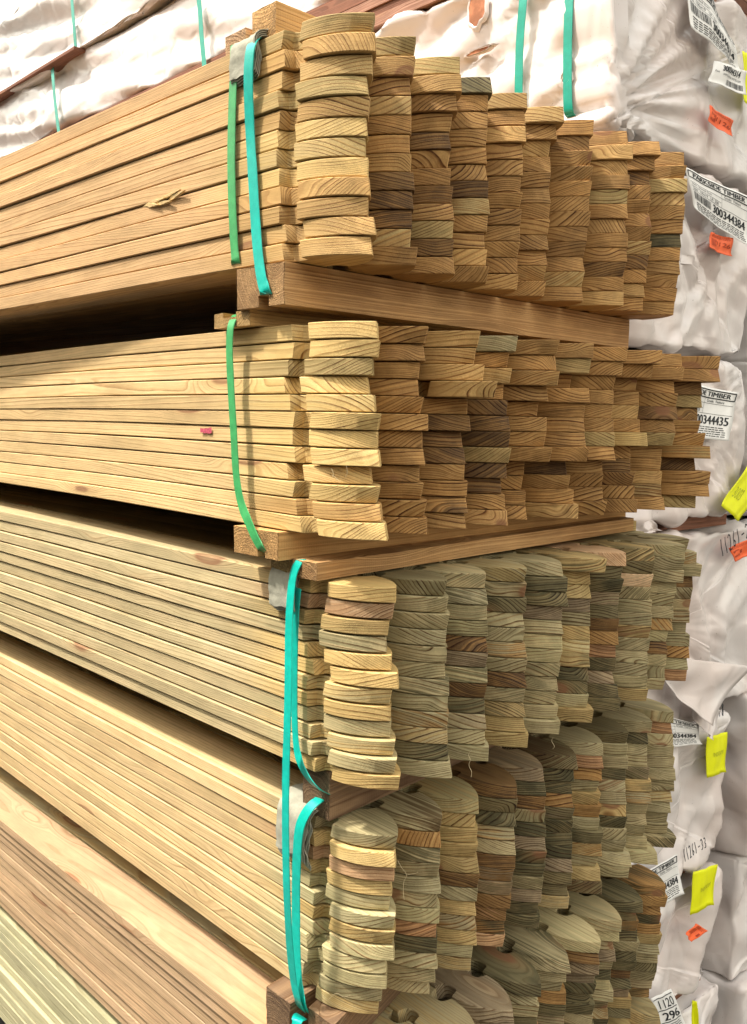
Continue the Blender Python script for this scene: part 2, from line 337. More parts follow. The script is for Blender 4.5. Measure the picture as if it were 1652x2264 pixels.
def picket_mesh(b, col, lay, xoff, tone):
    B = BUND[b]; pitch = (B['zt']-B['zb'])/12
    z0 = B['zt']-pitch*(lay+.5)
    h2 = (pitch-(.0034 if col == 0 and b > 3 else .0023 if col == 0 and b > 1 else .0014 if col == 0 else .0011 if col < 5 else .0003))/2*1.0
    yl = (col+.5)*W+B.get('lean', 0)*lay/11+R.uniform(-.0007, .0007)+(R.uniform(-.0016, .0018)*(1 if b < 2 else 1.5) if col == 0 else 0)
    sc = R.uniform(.75, 1.45); th = R.uniform(0, 6.28)
    rp = R.uniform(.05, .15) if R.random() < .93 else R.uniform(.02, .04)
    th = R.choice((-1, 1))*math.pi/2+R.gauss(0, .42)
    py0, pz0 = math.cos(th)*rp, math.sin(th)*rp
    tly, tlz = R.uniform(-.04, .04), R.uniform(-.018, .018); xs = R.uniform(-50, 50); cu = R.uniform(-.004, .004)
    tc = TONES[tone]; j = R.uniform(.86, 1.14); hue = R.uniform(-.04, .04)
    t1 = (tc[0][0]*j*(1+hue), tc[0][1]*j, tc[0][2]*j*(1-hue)); t2 = (tc[1][0]*j, tc[1][1]*j, tc[1][2]*j)
    if R.random() < (.22 if b < 2 else .45) and not (b, col, lay) in FIX:
        o2 = TONES[pick(PAL[b][0 if col == 0 else 1])][R.randint(0, 1)]; t2 = tuple(lerp(p_, q_, .75) for p_, q_ in zip(t2, o2))
    ph = R.uniform(0, 6.28); wv = R.uniform(.0002, .0012) if lay > 0 else .0006
    skew = R.uniform(-.0025, .0025)
    twist = R.uniform(-.00035, .00035)
    V, F, WC = [], [], []
    c = .0009
    sd = SIDE[b]; sj = R.uniform(.86, 1.10); T1, T2v = [], []
    s1 = tuple(q*sj*(1+hue*.6*(1-i)) for i, q in enumerate(sd)); s2 = tuple(q*sj*f for q, f in zip(sd, (.86, .87, .84)))
    for (x, h) in PROFILE:
        cc = min(c, h*.6)
        k = smooth(-.12, -.9, x)
        dz = math.sin(x*2.3+b*1.7)*.0028*k + math.sin(x*5+ph)*wv*.35*k
        dy = math.sin(x*1.9+ph)*.0012*k
        for (yy, zz) in ((-h, -h2+cc), (-h+cc, -h2), (h-cc, -h2), (h, -h2+cc), (h, h2-cc), (h-cc, h2), (-h+cc, h2), (-h, h2-cc)):
            xx = x+xoff+skew*zz/h2*(1 if x > -.11 else 0)
            V.append(bpt(b, xx, yl+yy+dy, z0+zz+dz+twist*yy/BW))
            X = x
            kt = smooth(-.12, -.26, x) if col == 0 else 0
            T1.append(tuple(lerp(p_, q_, kt) for p_, q_ in zip(t1, s1))); T2v.append(tuple(lerp(p_, q_, kt) for p_, q_ in zip(t2, s2)))
            WC.append((X+xs, (yy+py0+X*tly+cu*math.sin(X*3))*sc, (zz+pz0+X*tlz)*sc))
    n = len(PROFILE)
    for i in range(n-1):
        for kk in range(8):
            a = i*8+kk; d = i*8+(kk+1) % 8
            F.append((a, d, d+8, a+8))
    F.append(tuple(range(7, -1, -1))); F.append(tuple((n-1)*8+q for q in range(8)))
    return V, F, WC, T1, T2v, z0, yl

# size in the picture decides which 300 are built one by one
pk = []
for b in range(6):
    B = BUND[b]; pitch = (B['zt']-B['zb'])/12
    for c in range(10):
        for l in range(12):
            z = B['zt']-pitch*(l+.5); yl = (c+.5)*W
            px, py = proj(bpt(b, 0, yl, z))
            ppx = proj(bpt(b, 0, yl-W, z))[0] if c else px-190
            hh = proj(bpt(b, 0, yl, z-pitch/2))[1]-proj(bpt(b, 0, yl, z+pitch/2))[1]
            vis = max(0, min(1, (2264-py+hh/2)/hh)); area = hh*(px-ppx)*vis
            if c == 0: area = 1e6-b*1000-l      # long faces fill the left half
            if l == 0 and b in (2, 3, 4): area *= 1.5
            pk.append((area, b, c, l))
order = sorted(pk, reverse=True); ONE = set((b, c, l) for a, b, c, l in order[:300] if not (b == 5 and c > 0))
rest = dict(V=[], F=[], W=[], T=[], T2=[])
PICK = {}
COLT = {(b, c): pick({k: v*v for k, v in PAL[b][0 if c == 0 else 1].items()}) for b in range(6) for c in range(10)}
for b in range(6):
    for c in range(10):
        for l in range(12):
            tone = FIX.get((b, c, l)) or (COLT[(b, c)] if R.random() < .55 else pick(PAL[b][0 if c == 0 else 1]))
            B = BUND[b]; pitch = (B['zt']-B['zb'])/12; z = B['zt']-pitch*(l+.5)
            px = TIP[b][c][l]
            xo = solve_x(b, (c+.5)*W, z, px) if px else R.uniform(-.006, .006)
            V, F, WC, t1, t2, z0, yl = picket_mesh(b, c, l, xo, tone)
            if (b, c, l) in ONE:
                base = bpt(b, xo-1.2, yl, z0)
                o = link('fence_picket', [v-base for v in V], F, WOOD, sm=math.radians(32), wc=WC, tints=t1, tints2=t2)
                o.location = base
                pos = ('column nearest the straps' if c == 0 else 'rearmost column' if c == 9 else ORD[c]+' column from the straps')
                lw = 'top' if l == 0 else 'bottom' if l == 11 else ORD[l]+' from top'
                tag(o, '%s picket, %s of the %s, %s' % (tone, lw, pos, BN[b]), 'fence picket', 'pickets of the '+BN[b])
                PICK[(b, c, l)] = (o, z0)
            else:
                k = len(rest['V']); rest['V'] += V; rest['W'] += WC; rest['T'] += t1; rest['T2'] += t2
                rest['F'] += [tuple(q+k for q in f) for f in F]
o = link('stacked_pickets', rest['V'], rest['F'], WOOD, sm=math.radians(32), wc=rest['W'], tints=rest['T'], tints2=rest['T2'])
tag(o, 'mass of olive and brown pointed pickets filling the rear columns of the lower bundles', 'fence pickets', kind='stuff')

# small marks on single pickets: a torn splinter and a pink crayon mark
def on_picket(name, key, verts, faces, mat, **kw):
    o, z0 = PICK[key]
    return link(name, [Vector(v)-o.location for v in verts], faces, mat, parent=o, **kw)
def find_layer(b, z):
    B = BUND[b]; return int((B['zt']-z)/((B['zt']-B['zb'])/12))
def front_y(key, x):
    o, z0 = PICK[key]; ys = sorted((abs(v.co.x+o.location.x-x), v.co.y+o.location.y) for v in o.data.vertices if v.co.y < 0)[:8]
    return min(q[1] for q in ys)
pm = at(476, 952, 1, -.001+BUND[1]['yo']+.022)
yb = bpt(1, (pm.x-BUND[1]['xo']), -.001, pm.z)
vs, fs = [], []
fy_ = front_y((1, 0, find_layer(1, pm.z)), pm.x)
for i in range(7):
    for jx in range(2):
        vs.append((pm.x-.012+.025*i/6, fy_-.0003-.0003*abs((i-3)/3), pm.z+(-.0030 if jx == 0 else .0030)+R.uniform(-.0012, .0012)))
for i in range(6): fs.append((2*i, 2*i+2, 2*i+3, 2*i+1))
tag(on_picket('crayon_mark', (1, 0, find_layer(1, pm.z)), vs, fs, PINKM), 'short pink crayon mark on the long edge')
SPL = plain('split_wood', (.66, .47, .22), .8, .2, .4, 500, .2, 200)
sp = at(372, 446, 1, -.0015)
lay = find_layer(0, sp.z); sp.y = front_y((0, 0, max(0, min(11, lay))), sp.x)
for i, (dx, dz, ln_, rot) in enumerate([(-.02, .001, .042, .02), (.008, .003, .050, .07), (.0, -.003, .034, -.05), (.032, .001, .03, .10), (-.024, -.002, .026, -.12)]):
    vs = []; fs = []
    ca, sa = math.cos(rot), math.sin(rot)
    for (u, v, d) in ((0, 0, 0), (.3, .0022, .003), (.7, .0016, .004), (1, 0, .0065), (.7, -.0014, .003), (.3, -.002, .002)):
        X = (u-.5)*ln_*1.5; Z = v*1.1
        vs.append((sp.x+dx+X*ca-Z*sa, sp.y-.0006-d*.7, sp.z+dz+X*sa+Z*ca))
    for (u, v, d) in ((0, 0, 0), (.3, .0022, .003), (.7, .0016, .004), (1, 0, .0065), (.7, -.0014, .003), (.3, -.002, .002)):
        X = (u-.5)*ln_*1.5; Z = v*1.1
        vs.append((sp.x+dx+X*ca-Z*sa, sp.y+.0006-d*.5, sp.z+dz+X*sa+Z*ca))
    fs = [(0, 1, 2, 3, 4, 5), (11, 10, 9, 8, 7, 6)]+[(q, (q+1) % 6, 6+(q+1) % 6, 6+q) for q in range(6)]
    on_picket('splinter', (0, 0, max(0, min(11, lay))), vs, fs, SPL)

# loose wood fibres caught on a few picket ends
def fibre(key, pts, r=.00022):
    o, z0 = PICK.get(key, (None, 0))
    if o is None: return
    b, c_, l_ = key; tx = solve_x(b, (c_+.5)*W, z0, TIP[b][c_][l_]); tip = bpt(b, tx, (c_+.5)*W, z0)
    nrm = Vector((.77, -.64, 0)); P = []
    for px, py in pts:
        d = FW*FOC+RT*(px-CX)-UP*(py-CY); t_ = ((tip+nrm*.004-CAM_P).dot(nrm))/d.dot(nrm); P.append(CAM_P+d*t_)
    V, F = [], []
    Q = []
    for i in range(len(P)-1):
        p0 = P[max(0, i-1)]; p1 = P[i]; p2 = P[i+1]; p3 = P[min(len(P)-1, i+2)]
        for s_ in range(6):
            t = s_/6; Q.append(.5*((2*p1)+(-p0+p2)*t+(2*p0-5*p1+4*p2-p3)*t*t+(-p0+3*p1-3*p2+p3)*t*t*t))
    Q.append(P[-1])
    for q in Q:
        for k in range(4):
            a = k*math.pi/2; V.append(q+nrm.cross(Vector((0, 0, 1)))*r*math.cos(a)+(Vector((0, 0, 1))*math.sin(a)+nrm*math.cos(a)*.5)*r)
    for i in range(len(Q)-1):
        for k in range(4): F.append((i*4+k, i*4+(k+1) % 4, (i+1)*4+(k+1) % 4, (i+1)*4+k))
    link('wood_fibre', [v-o.location for v in V], F, FIB, parent=o)
FIB = plain('wood_fibre', (.62, .50, .30), .8, .2)
fibre((2, 2, 11), [(1043, 1659), (1036, 1668), (1040, 1680), (1037, 1692), (1043, 1706), (1042, 1718)])
fibre((3, 1, 3), [(880, 1903), (888, 1918), (899, 1934), (893, 1950), (892, 1972), (894, 1990)])
fibre((3, 1, 3), [(899, 1934), (915, 1932), (925, 1928)])
fibre((2, 4, 11), [(1224, 1630), (1220, 1638), (1226, 1650), (1222, 1656)])
fibre((1, 0, 7), [(733, 1036), (737, 1046), (735, 1055)])
fibre((1, 0, 7), [(766, 1030), (768, 1044), (764, 1054)])
fibre((1, 0, 8), [(735, 1050), (745, 1058), (752, 1066)])
fibre((3, 0, 11), [(728, 2208), (745, 2196), (760, 2204), (775, 2200)])
# ------------------------------------------------------------------ bearers (dunnage) lying across the boards, along y
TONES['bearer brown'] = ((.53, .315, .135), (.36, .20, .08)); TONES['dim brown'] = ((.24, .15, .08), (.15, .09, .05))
def bearer(label, x0, x1, z0, z1, y0, y1, tone, a=0.0, groove=None, group='bearers between the bundles', rough=ROUGH, dz=0.0):
    """box along y with subdivided rough ends; groove = (xc, halfwidth, depth, 'top'/'bottom')"""
    prof = [(x0, z0)]
    if groove and groove[3] == 'bottom':
        xc, hw, dp, _ = groove; prof += [(xc-hw, z0), (xc-hw, z0+dp), (xc+hw, z0+dp), (xc+hw, z0)]
    prof += [(x1, z0), (x1, z1)]
    if groove and groove[3] == 'top':
        xc, hw, dp, _ = groove; prof += [(xc+hw, z1), (xc+hw, z1-dp), (xc-hw, z1-dp), (xc-hw, z1)]
    prof += [(x0, z1)]
    # refine profile and chamfer slightly by jitter
    P = []
    m = len(prof)
    for i in range(m):
        p, q = prof[i], prof[(i+1) % m]
        L = math.hypot(q[0]-p[0], q[1]-p[1]); k = max(1, int(L/.008))
        for s in range(k): P.append((lerp(p[0], q[0], s/k), lerp(p[1], q[1], s/k)))
    ys = [y0+(y1-y0)*t for t in [0, .0012, .01, .05, .1, .2, .3, .4, .5, .6, .7, .8, .9, 1]]
    V, F, WC = [], [], []
    rs = R.uniform(-40, 40); oy, oz = R.uniform(-.03, .03), R.uniform(.02, .06)*R.choice((-1, 1)); ssc = R.uniform(.8, 1.2)
    n = len(P)
    mx, mz = (x0+x1)/2, (z0+z1)/2
    for yi, y in enumerate(ys):
        for (px, pz) in P:
            s = .985 if yi == 0 else 1
            nx = noise.noise(Vector((px*60+rs, y*8, pz*60)))*.0007
            X = mx+(px-mx)*s+nx; Z = mz+(pz-mz)*s+noise.noise(Vector((px*50, y*6, pz*50+rs)))*.0006
            yy = y+(noise.noise(Vector((px*300, rs, pz*300)))*.0012 if yi < 2 else 0)
            X2 = X-math.sin(a)*(y-y0)
            V.append((X2, yy, Z+dz*(y-y0)))
            WC.append((y-y0+rs, (X-mx+oy)*ssc, (Z-mz+oz)*ssc))
    for i in range(len(ys)-1):
        for k in range(n):
            F.append((i*n+k, i*n+(k+1) % n, (i+1)*n+(k+1) % n, (i+1)*n+k)[::-1])
    F.append(tuple(range(n))); F.append(tuple((len(ys)-1)*n+k for k in range(n))[::-1])
    t = TONES[tone]
    base = Vector((mx, y0, z0))
    o = link('timber_bearer', [Vector(v)-base for v in V], F, rough, wc=WC, tints=t[0], tints2=t[1], sm=math.radians(40))
    o.location = base
    return tag(o, label, 'timber bearer', group)
# the grain attribute runs along y here, so a second material set treats |normal.y| as the end
def end_axis_y(src, name):
    m = src.copy(); m.name = name
    t = m.node_tree
    for nd in t.nodes:
        if nd.type == 'SEPXYZ' and nd.inputs[0].links[0].from_node.type == 'NEW_GEOMETRY':
            for l in list(nd.outputs[0].links):
                to = l.to_socket; t.links.remove(l); t.links.new(nd.outputs[1], to)
    return m
ROUGHY = end_axis_y(ROUGH, 'rough_sawn_pine_across')
_c = at(765, 1790, 2, -.5155); BX1, BY = _c.x, _c.y; BX0 = at(720, 1760, 1, BY).x
B1a, B2a = BUND[0]['a'], BUND[1]['a']
bearer('thick brown bearer with fuzzy sawn end under the topmost bundle', -.163, -.077, .0605, .1052, -.006, .70, 'bearer brown', B1a, (-.112, .0095, .012, 'bottom'), rough=ROUGHY)
bearer('thin grooved batten lying on top of the second bundle', -.218, -.147, .0432, .0603, .000, .71, 'honey tan', B2a*0, (-.186, .013, .006, 'top'), rough=ROUGHY)
bearer('orange brown bearer with strap groove under the second bundle', -.172, -.088, -.2155, -.1845, -.003, .70, 'orange tan', 0, (-.118, .007, .008, 'bottom'), rough=ROUGHY)
_y1 = .4
while proj((-.044-math.sin(-B2a*.9)*(_y1-.016), _y1, -.2341+.012*_y1))[0] < 1400: _y1 += .01
bearer('reddish planed batten resting on the third bundle beside the strap', -.085, -.044, -.2341, -.2145, .016, _y1, 'bearer brown', B2a*-.9, rough=ROUGHY, dz=0.012)
bearer('shorter weathered batten behind the strap on top of the third bundle', -.131, -.092, -.2341, -.2175, .020, .74, 'olive tan', 0, rough=ROUGHY)
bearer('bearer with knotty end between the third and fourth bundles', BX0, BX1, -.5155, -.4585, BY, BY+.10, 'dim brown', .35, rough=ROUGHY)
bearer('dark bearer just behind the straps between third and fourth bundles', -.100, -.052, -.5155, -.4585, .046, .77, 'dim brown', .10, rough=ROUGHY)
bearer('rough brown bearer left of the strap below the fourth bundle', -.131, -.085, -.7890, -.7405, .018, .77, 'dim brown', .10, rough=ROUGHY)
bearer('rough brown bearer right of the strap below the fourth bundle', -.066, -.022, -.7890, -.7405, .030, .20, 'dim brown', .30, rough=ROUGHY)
bearer('bearer under the fifth bundle at the bottom of the stack', -.19, -.11, -1.0355, -1.0125, .03, .77, 'warm brown', 0, rough=ROUGHY)
bearer('bearer under the lowest bundle standing on the floor', -.22, -.14, -1.75, -1.263, .03, .76, 'warm brown', 0, rough=ROUGHY)
bearer('cut orange block on top of the topmost bundle beside its corner', -.150, -.108, .3440, .3790, .004, .16, 'orange tan', .02, rough=ROUGHY, group='blocks on the topmost bundle')
bearer('pinkish fuzzy block behind the cardboard on the topmost bundle', -.199, -.160, .3440, .3660, .002, .16, 'pinkish', 0, rough=ROUGHY, group='blocks on the topmost bundle')

# far supports so that nothing floats: a second row of bearers deep under the bundles
for (zt, zb) in ((.1052, .0430), (-.1845, -.2340), (-.4585, -.5155), (-.7405, -.7890), (-1.0125, -1.0355), (-1.263, -1.75)):
    bearer('distant bearer in the dark gap %s' % {(.1052): 'under the topmost bundle', (-.1845): 'under the second bundle', (-.4585): 'under the third bundle', (-.7405): 'under the fourth bundle', (-1.0125): 'under the fifth bundle', (-1.263): 'under the lowest bundle'}[zt], -2.05, -1.97, zb, zt, .03, .70, 'warm brown', 0, rough=ROUGHY, group='distant bearers')

# ------------------------------------------------------------------ straps
def ribbon_mesh(pts, wid, th=.0009, sub=8, wdir=Vector((1, 0, 0)), jitter=0):
    P = [Vector(p) for p in pts]; Q = []
    for i in range(len(P)-1):
        p0 = P[max(0, i-1)]; p1 = P[i]; p2 = P[i+1]; p3 = P[min(len(P)-1, i+2)]
        for s in range(sub):
            t = s/sub
            Q.append(.5*((2*p1)+(-p0+p2)*t+(2*p0-5*p1+4*p2-p3)*t*t+(-p0+3*p1-3*p2+p3)*t*t*t))
    Q.append(P[-1])
    V, F = [], []
    for i, q in enumerate(Q):
        tg = (Q[min(i+1, len(Q)-1)]-Q[max(i-1, 0)]).normalized()
        wd = (wdir-tg*wdir.dot(tg)).normalized(); nn = tg.cross(wd).normalized()
        if nn.y > 0: nn = -nn
        wj = wid*(1+(noise.noise(q*40)*jitter))
        for (a, d) in ((-.5, 0), (-.47, 1), (0, 1.12), (.47, 1), (.5, 0), (.47, -.0), (0, 0), (-.47, 0)):
            V.append(q+wd*wj*a+nn*th*d)
    for i in range(len(Q)-1):
        for k in range(8):
            F.append((i*8+k, i*8+(k+1) % 8, (i+1)*8+(k+1) % 8, (i+1)*8+k))
    F.append(tuple(range(8))); F.append(tuple((len(Q)-1)*8+k for k in range(8))[::-1])
    return V, F
def strap(label, pts, wid, mat, group=None, wdir=Vector((1, 0, 0)), name='plastic_strap'):
    V, F = ribbon_mesh(pts, wid, wdir=wdir, jitter=.05)
    base = Vector(pts[-1])
    o = link(name, [v-base for v in V], F, mat, sm=math.radians(50)); o.location = base
    return tag(o, label, 'strap', group)
G1 = 'straps around the picket bundles'
def sp_(px, py, y): return at(px, py, 1, y)
strap('bright turquoise strap over cardboard on the topmost bundle', [sp_(580, 84, .018), sp_(569, 88, .002), sp_(557, 100, -.0125), sp_(551, 135, -.0150), sp_(550, 200, -.0125), sp_(554, 300, -.007), sp_(560, 400, -.0065), sp_(566, 500, -.0065), sp_(572, 570, -.0075), sp_(580, 622, -.009), sp_(590, 648, -.0075), sp_(594, 654, .012)], .0165, TEAL, G1)
strap('duller green strap beside the turquoise one on the topmost bundle', [sp_(520, 95, .004), sp_(518, 140, -.006), sp_(514, 240, -.0075), sp_(512, 350, -.0078), sp_(514, 450, -.0075), sp_(519, 550, -.0065), sp_(523, 580, -.005), sp_(530, 596, .012)], .0145, GREEN, G1)
strap('grass green strap around the second bundle', [sp_(527, 695, .016), sp_(520, 702, .004), sp_(511, 722, -.003), sp_(508, 770, -.004), sp_(511, 850, -.004), sp_(517, 950, -.0035), sp_(523, 1050, -.0035), sp_(533, 1110, -.004), sp_(548, 1150, -.006), sp_(568, 1195, -.006), sp_(582, 1216, -.002), sp_(586, 1222, .02)], .0130, GREEN, G1)
strap('long turquoise strap hanging past the third and fourth bundles', [sp_(672, 1236, .03), sp_(663, 1241, .017), sp_(650, 1268, .012), sp_(643, 1320, .008), sp_(639, 1400, .004), sp_(638, 1500, .000), sp_(636, 1600, -.003), sp_(633, 1700, -.005), sp_(632, 1800, -.006), sp_(633, 1900, -.005), sp_(636, 2000, -.002), sp_(642, 2100, .006), sp_(650, 2170, .012), sp_(660, 2215, .016), sp_(668, 2232, .035)], .0125, TEAL, G1)
strap('inner turquoise strap curling under the third bundle beside the long strap', [sp_(660, 1300, .017), sp_(655, 1360, .017), sp_(652, 1480, .018), sp_(652, 1580, .019), sp_(656, 1650, .017), sp_(666, 1690, .014), sp_(684, 1722, .016), sp_(704, 1742, .024), sp_(722, 1752, .045)], .0105, TEAL, G1)
strap('turquoise strap tight over cardboard on the fourth bundle', [sp_(722, 1760, .060), sp_(706, 1768, .044), sp_(686, 1785, .033), sp_(668, 1815, .026), sp_(660, 1850, .0235), sp_(656, 1920, .024), sp_(655, 2000, .025), sp_(656, 2100, .024), sp_(660, 2170, .022), sp_(668, 2215, .020), sp_(674, 2232, .035)], .0150, TEAL, G1)
strap('turquoise strap end at the corner of the fifth bundle', [sp_(668, 2246, .03), sp_(660, 2252, .012), sp_(655, 2275, .006), sp_(655, 2350, .006), sp_(658, 2500, .006), sp_(658, 2600, .010)], .0150, TEAL, G1)

# ------------------------------------------------------------------ cardboard corner protectors
def protector(label, xc, wid, ytop, zt, drop, back, seed, yface, ragged=.003, xsh=0):
    """layered card folded over the front top edge: back = run over the top, drop = run down the face"""
    V, F = [], []
    nu, nv = 16, 30
    L = back+drop
    layers = 4
    o0 = None
    for ly in range(layers):
        off = .0004+.0019*ly
        k0 = len(V)
        for side in (0, 1):
            for j in range(nv+1):
                s = L*j/nv*(1-.03*ly)
                for i in range(nu+1):
                    u = i/nu
                    x = xc+(u-.5)*wid*(1-.02*(layers-1-ly))+noise.noise(Vector((seed, s*60, ly*3.3)))*ragged*(1 if u > .5 else .4)
                    bend = .006
                    if s < back: y = yface+(back-s)*1.0+bend*.3; z = zt+off
                    else: y = yface; z = zt-(s-back)
                    t = smooth(back-bend, back+bend, s)
                    if abs(s-back) < bend:
                        an = t*math.pi/2; y = yface+bend*(1-math.sin(an)); z = zt-bend*(1-math.cos(an))
                    ny, nz = (0, 1) if s < back-bend else ((-1, 0) if s > back+bend else (-math.sin(t*math.pi/2), math.cos(t*math.pi/2)))
                    wr = noise.noise(Vector((x*45+seed, s*38, 0)))*.0028+abs(noise.noise(Vector((x*90+seed, s*70, 4))))*.0022+.0022
                    dent = -.0015*math.exp(-((u-.5)/.18)**2)
                    d = off+(wr+dent)*(.55+.45*smooth(.0, .03, abs(s-back)))+(.0009 if side else 0)
                    curl = .004*smooth(.8, 1.0, u)*abs(math.sin(s*70+seed))
                    sag = noise.noise(Vector((u*5, s*35, seed+9)))*.003
                    V.append((x, y+ny*(d+curl), z+nz*d+sag*(1 if s > L*.9 else 0)))
        a = nu+1; h = (nv+1)*a
        for side in (0, 1):
            for j in range(nv):
                for i in range(nu):
                    q = (k0+side*h+j*a+i, k0+side*h+j*a+i+1, k0+side*h+(j+1)*a+i+1, k0+side*h+(j+1)*a+i)
                    F.append(q if side else q[::-1])
        for j in range(nv):
            for i in (0, nu): F.append((k0+j*a+i, k0+(j+1)*a+i, k0+h+(j+1)*a+i, k0+h+j*a+i))
        for i in range(nu):
            for j in (0, nv): F.append((k0+j*a+i, k0+j*a+i+1, k0+h+j*a+i+1, k0+h+j*a+i))
    base = Vector((xc, yface, zt-drop))
    o = link('corner_protector', [Vector(v)-base for v in V], F, CARD, sm=math.radians(60)); o.location = base
    return tag(o, label, 'corner protector', 'cardboard corner protectors under the straps')
protector('grey folded cardboard pad under the strap on the topmost bundle', -.146, .050, 0, .3447, .042, .022, 3.1, -.0012)
protector('crumpled grey cardboard pad under the strap on the third bundle', -.104, .050, 0, -.2338, .044, .016, 8.4, BUND[2]['yo']-.0042)
protector('torn cardboard pad squashed under the strap on the fourth bundle', -.102, .058, 0, -.5156, .062, .040, 5.7, BUND[3]['yo']-.0042, .006)

# ------------------------------------------------------------------ wrapped timber packs behind
YW0, YW1, XE = .835, 1.43, -.225
def plates(q, e=.35):
    d, _ = noise.voronoi(q)
    return min(d[1]-d[0], e)
def D_fold(p, seed, long):
    if long and seed < 30:
        w_ = noise.noise(Vector((p.x*.9, seed, p.z*3)))*.8
        q = Vector((p.x*.7+seed, 0, p.z*13+p.x*2.0+w_))
        d = -abs(noise.noise(q))*.062-abs(noise.noise(q*2.4+Vector((3, 1, 7))))*.022
        return d+.008
    if long:
        q = Vector((p.x*1.7+p.z*3.2, p.y*3, p.z*14-p.x*4.5))+Vector((seed, 0, 0))
        q.z += noise.noise(Vector((p.x*3, seed, p.z*5)))*.9
        d = -abs(noise.noise(q))*.040-abs(noise.noise(q*2.3+Vector((3, 1, 7))))*.012
        d += plates(Vector((p.x*8+seed, p.y*9, p.z*12-p.x*3)))*.026
        return d+.006
    wq = Vector((noise.noise(p*4+Vector((seed, 0, 0))), noise.noise(p*4+Vector((0, seed, 0))), noise.noise(p*4+Vector((0, 0, seed)))))*.10
    q = p+wq
    d = -abs(noise.noise(Vector((q.x*5, q.y*8, q.z*3.5))+Vector((seed, 2, 1))))*.045
    d += plates(Vector((q.x*5, q.y*8, q.z*4.5))+Vector((seed, 5, 3)), .5)*.045
    d += plates(Vector((q.x*11, q.y*16, q.z*10))+Vector((seed, 1, 3)))*.013
    return d-.006
def pack(label, y0, y1, z0, z1, seed, xe=XE, xb=-4.6, fan=None, step=.013, amp=1.0, group='wrapped timber packs', dense_to=-1.0, hole=None, parent_only=False):
    r = .016 if step > .015 or True else .03
    loop = []
    cor = [(y0, z0), (y1, z0), (y1, z1), (y0, z1)]
    cs = [(y0+r, z0+r, math.pi, 1.5*math.pi), (y1-r, z0+r, 1.5*math.pi, 2*math.pi), (y1-r, z1-r, 0, .5*math.pi), (y0+r, z1-r, .5*math.pi, math.pi)]
    for i, (cy, cz, a0, a1) in enumerate(cs):
        for k in range(5):
            a = lerp(a0, a1, k/4); loop.append((cy+r*math.cos(a), cz+r*math.sin(a), math.cos(a), math.sin(a)))
        ny, nz = cs[(i+1) % 4][0]+r*math.cos(a1), cs[(i+1) % 4][1]+r*math.sin(a1)
        py, pz = loop[-1][0], loop[-1][1]; L = math.hypot(ny-py, nz-pz); n = max(2, int(L/step))
        for k in range(1, n): loop.append((lerp(py, ny, k/n), lerp(pz, nz, k/n), math.cos(a1), math.sin(a1)))
    m = len(loop); cy, cz = (y0+y1)/2, (z0+z1)/2
    V, F = [], []
    xs = []; x = xb
    while x < dense_to: xs.append(x); x += .05
    while x < xe-r-.004: xs.append(x); x += step
    rings = []
    for x in xs: rings.append((x, 1.0, 0.0, 0))
    for k in range(0, 5):
        a = k/4*math.pi/2; rings.append((xe-r+r*math.sin(a), 1-(r*(1-math.cos(a)))/min(y1-y0, z1-z0)*2, a, 1))
    nc = int(min(y1-y0, z1-z0)/2/step*1.25)
    s0 = rings[-1][1]
    for k in range(1, nc): rings.append((xe, s0*(1-k/nc), math.pi/2, 2))
    for (x, s, a, kind) in rings:
        for (yy, zz, ny, nz) in loop:
            if kind < 2: Y = cy+(yy-cy)*1-ny*r*(1-math.cos(a)); Z = cz+(zz-cz)*1-nz*r*(1-math.cos(a))
            else:
                Y0 = yy-ny*r; Z0 = zz-nz*r; q = s/s0; Y = cy+(Y0-cy)*q; Z = cz+(Z0-cz)*q
            p = Vector((x, Y, Z)); nrm = Vector((math.sin(a), ny*math.cos(a), nz*math.cos(a)))
            t = smooth(xe-.10, xe-.01, x)
            d = (D_fold(p, seed, True)*(1-t)+D_fold(p, seed+3, False)*t)*amp
            if kind == 2: d -= .006*(1-s)
            if fan and x > xe-.09:         # pleats gathered to one corner of the end
                fy, fz, rad_ = fan; dy, dz = Y-fy, Z-fz; rr = math.hypot(dy, dz)
                f = math.exp(-(rr/rad_)**2)
                an = math.atan2(dz, dy)
                d = lerp(d, -abs(noise.noise(Vector((an*5.2+seed, rr*1.5, 1))))*.045*min(1, rr/.05)-abs(noise.noise(Vector((an*11+seed, rr*2, 4))))*.016+.010, min(1, f*1.2))
            V.append(p+nrm*d)
    for i in range(len(rings)-1):
        for k in range(m):
            F.append((i*m+k, i*m+(k+1) % m, (i+1)*m+(k+1) % m, (i+1)*m+k))
    F.append(tuple(range(m))[::-1]); F.append(tuple((len(rings)-1)*m+k for k in range(m)))
    root = empty('wrapped_timber_pack', ((xe+xb)/2, cy, z0))
    tag(root, label, 'timber pack', group)
    wob = link('film_wrap', V, F, WRAP, sm=3.2); child(root, wob)
    return root
P_A1 = pack('white wrapped pack at the upper left, highest on the pile', YW0-.018, YW1, 1.112, 1.400, 11, dense_to=-3.1, xb=-6.0, step=.016)
P_A2 = pack('white wrapped pack running above the brown boards at upper left', YW0+.004, YW1, .900, 1.140, 23, dense_to=-2.8, xb=-6.0, step=.018)
P_B1 = pack('wrapped pack with curled barcode label and pleated corner, top right', YW0-.02, YW1, .454, .788, 35, fan=(YW0+.0, .50, .42), step=.011)
P_B2 = pack('wrapped pack with a big skewed barcode label and orange tag below', YW0-.01, YW1-.03, .086, .446, 47, step=.011)
P_B3 = pack('wrapped pack behind the second bundle with yellow tag at its corner', YW0, YW1-.04, -.255, .072, 59, fan=(YW1-.05, -.05, .16), step=.011)
P_B4 = pack('wrapped pack with torn hanging flap behind the third bundle', YW0, YW1+.10, -.690, -.285, 61, step=.012)
